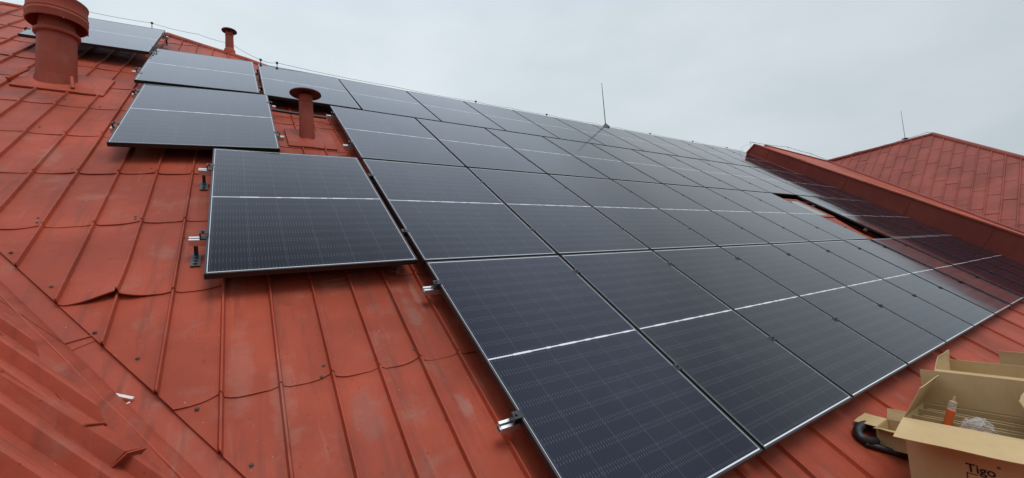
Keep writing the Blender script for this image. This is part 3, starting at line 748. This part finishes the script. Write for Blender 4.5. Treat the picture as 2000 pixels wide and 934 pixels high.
# ------------------------------------------------------------------ cardboard boxes
T = .005
def carton(x0, x1, y0, y1, z0, z1, name, label, flaps, cutouts=None):
    """open carton; flaps: dict side -> (length, angle from vertical outward in degrees)"""
    ro = tag(empty(name, Matrix.Translation(((x0 + x1) / 2, (y0 + y1) / 2, z0 + Z0))), label, 'box')
    inv = Matrix.Translation((0, 0, Z0))
    MB().box(x0, x1, y0, y1, z0, z0 + T).build('bottom', CARD, ro, inv)
    b = MB(); b.box(x0, x0 + T, y0, y1, z0 + T, z1); b.box(x1 - T, x1, y0, y1, z0 + T, z1); b.box(x0 + T, x1 - T, y0, y0 + T, z0 + T, z1); b.box(x0 + T, x1 - T, y1 - T, y1, z0 + T, z1)
    b.build('wall', CARD, ro, inv)
    for sd_, spec in flaps.items():
        L, ang, i0, i1 = spec
        a = R_(ang)
        if sd_ in ('x0', 'x1'):
            s = -1 if sd_ == 'x0' else 1; X = x0 + T / 2 if sd_ == 'x0' else x1 - T / 2
            o_ = Vector((s * math.sin(a), 0, math.cos(a)))
            A, B = Vector((X, y1 - .003, z1 + .001)), Vector((X, y0 + .003, z1 + .001)); C_, D_ = B + o_ * L + Vector((0, i1, 0)), A + o_ * L - Vector((0, i0, 0))
        else:
            s = -1 if sd_ == 'y0' else 1; Y = y0 + T / 2 if sd_ == 'y0' else y1 - T / 2
            o_ = Vector((0, s * math.sin(a), math.cos(a)))
            A, B = Vector((x0 + .003, Y, z1 + .001)), Vector((x1 - .003, Y, z1 + .001)); C_, D_ = B + o_ * L - Vector((i1, 0, 0)), A + o_ * L + Vector((i0, 0, 0))
        # slightly warped flap
        mb = MB(); N = 10; vs = []
        nrm = (B - A).cross(D_ - A).normalized()
        for k in range(2):
            for i in range(N + 1):
                for j in range(5):
                    t, q = i / N, j / 4
                    p = A.lerp(B, t).lerp(D_.lerp(C_, t), q)
                    vs.append(p + nrm * (.010 * q * noise.noise((t * 2.2 + x0 * 9, q, y0 * 5 + ang)) + (T * .7 if k else 0)))
        M_ = (N + 1) * 5
        fs = []
        for i in range(N):
            for j in range(4):
                a_ = i * 5 + j; fs += [(a_, a_ + 1, a_ + 6, a_ + 5), (M_ + a_ + 5, M_ + a_ + 6, M_ + a_ + 1, M_ + a_)]
        ring = [i * 5 for i in range(N + 1)] + [N * 5 + j for j in range(1, 5)] + [i * 5 + 4 for i in range(N - 1, -1, -1)] + [3, 2, 1]
        fs += [(ring[i], ring[(i + 1) % len(ring)], M_ + ring[(i + 1) % len(ring)], M_ + ring[i]) for i in range(len(ring))]
        mb.add(vs, fs); mb.build('flap', CARD, ro, inv)
    return ro
BX0, BX1, BY0, BY1, BZ0, BZ1 = 3.189, 3.575, -2.30, -1.79, -1.49, -1.068
b1 = carton(BX0, BX1, BY0, BY1, BZ0, BZ1, 'cardboard_box', 'large open cardboard box with black lettering, nearest the camera at lower right',
            {'x0': (.20, 103, .0, .0), 'x1': (.185, 4, .0, .0), 'y1': (.185, -25, .02, .004), 'y0': (.185, -28, .03, .03)})
def lettering(txt, size, loc, rot, mat, name, parent, bold=.0):
    cu = bpy.data.curves.new(name, 'FONT'); cu.body = txt; cu.size = size; cu.offset = bold; cu.extrude = .0004
    o = bpy.data.objects.new(name, cu); COL.objects.link(o); bpy.context.view_layer.update()
    dg = bpy.context.evaluated_depsgraph_get(); me = bpy.data.meshes.new_from_object(o.evaluated_get(dg)); bpy.data.objects.remove(o)
    me.materials.clear(); me.materials.append(mat); q = bpy.data.objects.new(name, me); COL.objects.link(q); q.parent = parent
    q.matrix_world = Matrix.Translation(loc) @ rot; return q
# text on the face looking to -X : local x -> -Y, local y -> +Z
RT = Matrix(((0, 0, -1), (-1, 0, 0), (0, 1, 0))).to_4x4()
lettering('Tigo', .056, Vector((BX0 - .0015, -2.010, -1.276 + Z0)), RT, INK, 'lettering', b1, .0010)
lettering('®', .016, Vector((BX0 - .0015, -2.118, -1.232 + Z0)), RT, INK, 'lettering', b1)
mk = MB(); mk.box(BX0 - .0012, BX0 - .0004, -2.013, -2.009, -1.40 + Z0, -1.284 + Z0); mk.box(BX0 - .0012, BX0 - .0004, -2.05, -2.013, -1.288 + Z0, -1.284 + Z0)
mk.build('printed_mark', INK, b1, Matrix())
# dividers standing in the box
for i, (x, dz, sk_, y1_) in enumerate(((3.262, .030, .035, -1.80), (3.312, .014, .055, -1.80), (3.372, .024, .03, -1.83), (3.436, .010, .06, -1.80), (3.500, .020, .020, -1.82), (3.548, .004, .006, -1.795))):
    a, b = (x, y1_, BZ0 + .01), (x + sk_ * .8, -2.285, BZ0 + .01); tz = BZ1 - dz
    d = MB().slab(a, b, (b[0], b[1], tz - (.004, .022, .008, .026, .012, .002)[i]), (a[0], a[1], tz), .006).build('divider', CARD, None, Matrix.Translation((0, 0, Z0)))
    tag(d, 'upright cardboard divider sheet inside the large lettered box, one in a row of dividers', 'divider', 'divider sheets in the box')
for y in (-1.905, -2.22):
    d = MB().slab((3.20, y, BZ0 + .01), (3.25, y - .003, BZ0 + .01), (3.25, y - .003, BZ1 - .07), (3.20, y, BZ1 - .07), .004).build('divider', CARD, None, Matrix.Translation((0, 0, Z0)))
    tag(d, 'short cross piece of cardboard behind the front wall of the lettered box', 'divider', 'cross pieces in the box')
# orange tube
tb = tag(empty('sealant_tube', Matrix.Translation((3.29, -1.93, -1.34 + Z0))), 'clear tube with bright orange label leaning up out of the cardboard box', 'tube')
ax = Vector((.02, -.10, .36)).normalized()
P0 = Vector((3.29, -1.868, -1.36 + Z0)); pt = lambda s: P0 + ax * s
MB().tube([pt(0), pt(.40)], .0165, 12).build('sleeve', FILM, tb, Matrix(), smooth=True)
MB().tube([pt(.215), pt(.355)], .0172, 12).build('wrapper', ORANGE, tb, Matrix(), smooth=True)
MB().tube([pt(.402), pt(.405), pt(.43)], [.012, .007, .004], 10).build('nozzle', CARD, tb, Matrix(), smooth=True)
# crumpled clear bag
bm = bmesh.new(); bmesh.ops.create_icosphere(bm, subdivisions=4, radius=1)
for v in bm.verts:
    p = v.co.copy(); k = 1 + .32 * noise.noise(p * 1.9) + .20 * noise.noise(p * 4.3 + Vector((3, 1, 0))) + .10 * noise.noise(p * 9)
    v.co = Vector((p.x * .05 * k, p.y * .06 * k, p.z * .066 * k))
me = bpy.data.meshes.new('plastic_bag'); bm.to_mesh(me); bm.free(); me.materials.append(FILM)
bagged = bpy.data.objects.new('plastic_bag', me); COL.objects.link(bagged); bagged.location = (3.34, -2.045, -1.118 + Z0); bagged.rotation_euler = (.3, .2, .4)
tag(bagged, 'crumpled clear plastic bag lying on the dividers in the cardboard box', 'bag')

carton(4.45, 4.86, -2.42, -1.66, -1.41, -1.06, 'cardboard_box', 'open cardboard box standing directly behind the lettered one, with pale folded corner flap',
       {'y1': (.075, -4, .10, .0), 'x0': (.14, 128, .0, .0)})
carton(5.45, 5.85, -2.60, -1.84, -1.56, -1.17, 'cardboard_box', 'cardboard box farthest from the camera with its tall flap standing up',
       {'x0': (.10, 2, .0, .0)})
carton(3.455, 3.655, -1.735, -1.578, -1.365, -1.247, 'small_box', 'small open cardboard box beside the black hoses, with three splayed flaps',
       {'y1': (.115, 84, .0, .0), 'x0': (.055, 78, .0, .0), 'x1': (.07, 25, .0, .0)})
# timber stand that carries the level boxes on the slope
for (x0, x1, yy0, yy1, zt, lab) in ((3.15, 3.60, -2.30, -1.80, -1.491, 'nearest lettered box'), (4.42, 4.88, -2.42, -1.68, -1.411, 'box behind it'), (5.42, 5.88, -2.60, -1.87, -1.561, 'farthest box')):
    st_ = tag(empty('timber_stand', Matrix.Translation(((x0 + x1) / 2, (yy0 + yy1) / 2, zt - .1 + Z0))), 'timber stand levelling the %s on the slope' % lab, 'stand')
    rz = lambda y: y * math.tan(PITCH) - .12 / math.cos(PITCH)
    MB().box(x0 + .03, x1 - .03, yy0, yy1 - .02, zt - .022, zt - .0005).build('plank', PLANK, st_, Matrix.Translation((0, 0, Z0)))
    for xa in (x0 + .05, x1 - .09):
        MB().hexa([(xa, yy0, rz(yy0)), (xa + .04, yy0, rz(yy0)), (xa + .04, yy0 + .05, rz(yy0 + .05)), (xa, yy0 + .05, rz(yy0 + .05)), (xa, yy0, zt - .0225), (xa + .04, yy0, zt - .0225), (xa + .04, yy0 + .05, zt - .0225), (xa, yy0 + .05, zt - .0225)]).build('leg', PLANK, st_, Matrix.Translation((0, 0, Z0)))

# ------------------------------------------------------------------ black hoses
def spline(pts, n=8):
    pts = [Vector(p) for p in pts]; out = []
    for i in range(len(pts) - 1):
        p0, p1, p2, p3 = pts[max(0, i - 1)], pts[i], pts[i + 1], pts[min(len(pts) - 1, i + 2)]
        for k in range(n):
            t = k / n; out.append(.5 * ((2 * p1) + (-p0 + p2) * t + (2 * p0 - 5 * p1 + 4 * p2 - p3) * t * t + (-p0 + 3 * p1 - 3 * p2 + p3) * t ** 3))
    return out + [pts[-1]]
hp = [W(u, v, NB + .034) for u, v in ((3.75, -2.03), (3.64, -2.0), (3.50, -1.962), (3.385, -1.962), (3.325, -1.995), (3.345, -2.035), (3.41, -2.055))]
hs = MB().tube(spline(hp, 10), .025, 14, cap=False).tube(spline(hp, 10), .021, 14, cap=False).build('hose', BLACK_PL, None, smooth=True)
tag(hs, 'smooth thick black hose bent into a hook beside the small box', 'hose')
cpn = [W(3.315, -2.03, NB + .022), W(3.492, -2.165, NB + .022), W(3.66, -2.293, NB + .022)]
path, rad = [], []
N = 64
for i in range(N + 1):
    t = i / N; p = cpn[0].lerp(cpn[2], t); path.append(p); rad.append(.0200 if i % 2 else .0145)
cg = MB().tube(path, rad, 12).build('corrugated_hose', BLACK_PL, None)
tag(cg, 'straight black corrugated hose lying in front of the small box', 'hose')
